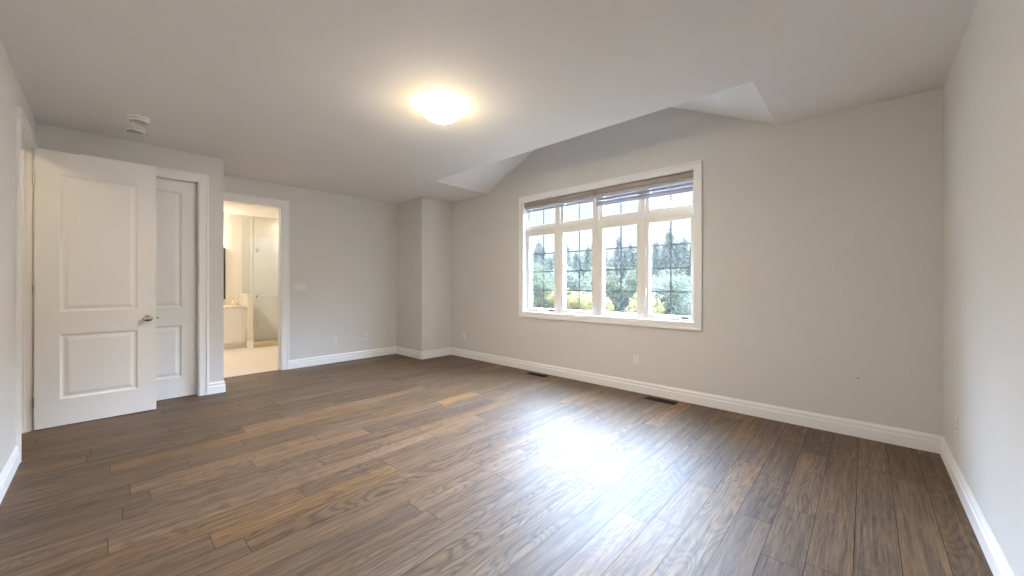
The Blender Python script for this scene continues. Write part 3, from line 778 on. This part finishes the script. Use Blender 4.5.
bm = NB(); lathe(bm, [(0, HC - .001), (.15, HC - .001), (.15, HC - .02), (0, HC - .02)], (-7.9, .85, 0), 'z', 32); obj('ceiling_plate', bm, M['plate'], bl)
bm = NB(); lathe(bm, [(.14, HC - .021), (.15, HC - .03), (.13, HC - .06), (.08, HC - .085), (0, HC - .095)], (-7.9, .85, 0), 'z', 32); obj('glass_bowl', bm, M['bathbulb'], bl, smooth=True)

sl = thing('shower_fill_lamp', 'added small round fill lamp, out of view over the shower', 'ceiling lamp', (-9.35, 2.86, HC))  # added lamp, out of view, put in to brighten the shower
bm = NB(); lathe(bm, [(.04, HC - .001), (.075, HC - .001), (.075, HC - .010), (.055, HC - .014), (.045, HC - .006)], (-9.35, 2.86, 0), 'z', 28); obj('trim_ring', bm, M['plate'], sl, smooth=True)
bm = NB(); lathe(bm, [(0, HC - .004), (.046, HC - .004), (.046, HC - .006), (0, HC - .007)], (-9.35, 2.86, 0), 'z', 28); obj('lens', bm, M['fill_lens'], sl)
# ------------------------------------------------------------------ hall behind the open door
bm = NB(); box(bm, XA - T, XR, -2 - T, -2, 0, HC)
struct('wall_hall', bm, M['wall'], 'hall wall beyond the open door', 'wall')
bm = NB(); box(bm, XA - 2 * T, XA - T, -2, YL - T, 0, HC)
struct('wall_hall_end', bm, M['wall'], 'end wall of the hall beyond the open door', 'wall')
hl = thing('hall_ceiling_lamp', 'lit round lamp on the hall ceiling', 'ceiling lamp', (-4.5, -1.2, HC))
bm = NB(); lathe(bm, [(0, HC - .001), (.15, HC - .001), (.15, HC - .02), (0, HC - .02)], (-4.5, -1.2, 0), 'z', 32); obj('ceiling_plate', bm, M['plate'], hl)
bm = NB(); lathe(bm, [(.14, HC - .021), (.15, HC - .03), (.13, HC - .06), (.08, HC - .085), (0, HC - .095)], (-4.5, -1.2, 0), 'z', 32); obj('glass_bowl', bm, M['hallbulb'], hl, smooth=True)

# ------------------------------------------------------------------ outside
GZ0 = -3.0
bm = NB()
bmesh.ops.create_grid(bm, x_segments=60, y_segments=60, size=130)
for v in bm.verts:
    v.co.x -= 40; v.co.y += 134
    v.co.z = GZ0 + .35 * noise.noise(v.co * .05)
struct('ground', bm, M['grass'], 'pale meadow outside the window', 'ground')

def leaf_quad(bm, p, s, rnd, up=.5):
    d = Vector((rnd.gauss(0, 1), rnd.gauss(0, 1), rnd.gauss(0, 1) * up)).normalized(); u = d.orthogonal().normalized(); u.rotate(Matrix.Rotation(rnd.random() * 6.28, 3, d)); w = d.cross(u)
    bm.faces.new([bm.verts.new(p + u * s * a + w * s * b) for a, b in ((-.5, 0), (0, -.32), (.5, 0), (0, .32))])
def conifer(seed, h, r):
    rnd = random.Random(seed); bm = NB()
    n = 26
    for i in range(n):
        z = h * (.10 + .90 * i / n); rr = r * (1 - i / n) ** .85 + .12
        m_ = max(5, int(13 * (1 - i / n) + 4)); ph = rnd.random() * 6.28
        for k in range(m_):
            a = ph + 6.283 * k / m_ + rnd.uniform(-.2, .2); L = rr * rnd.uniform(.7, 1.12)
            for j in range(7):
                t = (j + .6) / 7; p = Vector((math.cos(a) * L * t, math.sin(a) * L * t, z - L * .35 * t + rnd.uniform(-.1, .1)))
                for q in range(3): leaf_quad(bm, p + Vector((rnd.gauss(0, .12), rnd.gauss(0, .12), rnd.gauss(0, .1))), .48 * (1.15 - t * .4), rnd)
    for q in range(20): leaf_quad(bm, Vector((rnd.gauss(0, .05), rnd.gauss(0, .05), h * rnd.uniform(.96, 1.03))), .3, rnd)
    tb = NB(); tube(tb, [(0, 0, -.4), (0, 0, h * .5), (0, 0, h * .97)], [.2, .12, .02], 8)
    return bm, tb
def broadleaf(seed, h, r, n=3200, ls=.26, low=.30):
    rnd = random.Random(seed); bm = NB(); blobs = []
    for i in range(16):
        a = rnd.random() * 6.28; q = rnd.random() ** .6 * r * .68
        blobs.append((Vector((math.cos(a) * q, math.sin(a) * q, h * (low + (1 - low) * rnd.uniform(.15, .86)))), r * rnd.uniform(.28, .50)))
    for i in range(n):
        c, s = rnd.choice(blobs); d = Vector((rnd.gauss(0, 1), rnd.gauss(0, 1), rnd.gauss(0, 1))).normalized()
        p = c + d * s * rnd.uniform(.6, 1.05); p.z = max(p.z, .05)
        leaf_quad(bm, p, ls * rnd.uniform(.7, 1.3), rnd, 1)
    tb = NB(); tube(tb, [(0, 0, -.4), (.05, 0, h * .3), (0, .05, h * .7)], [.05 * r, .04 * r, .015 * r], 8)
    for c, s in blobs[:7]: tube(tb, [(0.03, 0, h * .28), tuple(c * .5 + Vector((0, 0, h * .18))), tuple(c)], [.022 * r, .015 * r, .006 * r], 6)
    return bm, tb
def plant(name, maker, m, label, cat, group):
    t = thing(name, label, cat, (0, 0, 0), group)
    a, b = maker
    obj('foliage', a, m, t); obj('trunk', b, M['bark'], t)
    return t
used = set()
def put(proto, x, y, label, sc=1, rz=0, group=None):
    o = proto if proto.name not in used else copy_tree(proto)
    used.add(proto.name)
    o.location = (x, y, GZ0 - .05); o.scale = (sc, sc, sc * random.uniform(.95, 1.08)); o.rotation_euler.z = rz
    o['label'] = label
    return o
cg = 'hazy conifers on the skyline outside'
cl = 'pale hazy conifer in the row on the skyline outside the window'
protos = [plant('conifer_tree', conifer(11 + i, h, r), M['conifer'], cl, 'tree', cg) for i, (h, r) in enumerate(((11.0, 2.6), (10.0, 2.7), (11.8, 2.5)))]
R2 = random.Random(5)
n = 0
for i in range(44):
    k_ = i % 11; row = i // 11; y = 51 + 6.5 * row + R2.uniform(-.6, .6)
    x = (-60 + 47 * (k_ + (.5, 0, .25, .75)[row]) / 11) * y / 60 + R2.uniform(-.5, .5)
    sc = R2.uniform(.82, 1.04) * (.86 + .13 * row)
    put(protos[n % 3], x, y, cl, sc, R2.random() * 6.28); n += 1
bg = 'pale green broadleaf trees in front of the conifers'
bl_ = 'pale green broadleaf tree in the row in front of the conifers outside'
dp = [plant('broadleaf_tree', broadleaf(31 + i, 6.2 + i * .5, 2.6), M['decid' if i != 1 else 'silver'], bl_, 'tree', bg) for i in range(3)]
n = 0
for i in range(12):
    y = (37, 43)[i % 2] + R2.uniform(-.4, .4); x = (-37.5 + 27 * i / 11) * y / 41 + R2.uniform(-.3, .3)
    put(dp[n % 3], x, y, bl_, R2.uniform(.78, 1.0), R2.random() * 6.28); n += 1
fg = 'tall rounded trees closing the skyline'
fl_ = 'tall rounded hazy tree rising behind the conifers on the skyline outside'
fp = [plant('rounded_tree', broadleaf(71 + i, 12.5 + i * .6, 3.3, 3600, .62, .12), M['conifer'], fl_, 'tree', fg) for i in range(2)]
for i in range(14):
    put(fp[i % 2], -80 + 64 * i / 13 + R2.uniform(-.5, .5), 79 + R2.uniform(-1, 1), fl_, R2.uniform(.88, 1.0), R2.random() * 6.28)
t_ = plant('leafy_tree', broadleaf(51, 5.9, 2.1, 3600, .2), M['decid'], '', 'tree', None)
put(t_, -23.6, 28.6, 'nearer leafy green tree filling the leftmost window pane column outside')
t_ = plant('leafy_tree', broadleaf(52, 4.6, 2.6, 3600, .22), M['silver'], '', 'tree', None)
put(t_, -11.2, 29.5, 'nearer silvery tree behind the rightmost window pane column outside')
sp = plant('yellow_shrub', broadleaf(61, 3.0, 1.25, 2200, .15, .05), M['yellow'], '', 'shrub', 'yellow autumn shrubs outside')
for px, py, sc, lab in ((-22.0, 29.3, 1.0, 'seen low in the leftmost window column'), (-20.6, 29.5, .96, 'seen low at the left of the second window column'), (-18.7, 29.2, .96, 'seen low at the right of the second window column'),
                        (-16.5, 28.0, .98, 'seen low at the left of the third window column'), (-11.3, 26.5, 1.0, 'seen low in the middle of the rightmost window column')):
    put(sp, px, py, 'yellow autumn shrub ' + lab, sc * 1.4, R2.random() * 6.28, 'yellow autumn shrubs outside')

# thin mist over the meadow and the trees
hz = bpy.data.materials.new('thin_mist'); hz.use_nodes = True
hn = hz.node_tree.nodes; hn.clear(); ho = hn.new('ShaderNodeOutputMaterial'); hv = hn.new('ShaderNodeVolumeScatter')
hv.inputs['Color'].default_value = (1, .94, .84, 1); hv.inputs['Density'].default_value = .00062
hz.node_tree.links.new(hv.outputs[0], ho.inputs['Volume'])
bm = NB(); box(bm, -95, 15, 12, 95, GZ0 - .9, 16)
tag(obj('mist', bm, hz, origin=(-40, 50, GZ0)), 'thin pale mist in front of the trees outside the window', 'mist', kind='stuff')
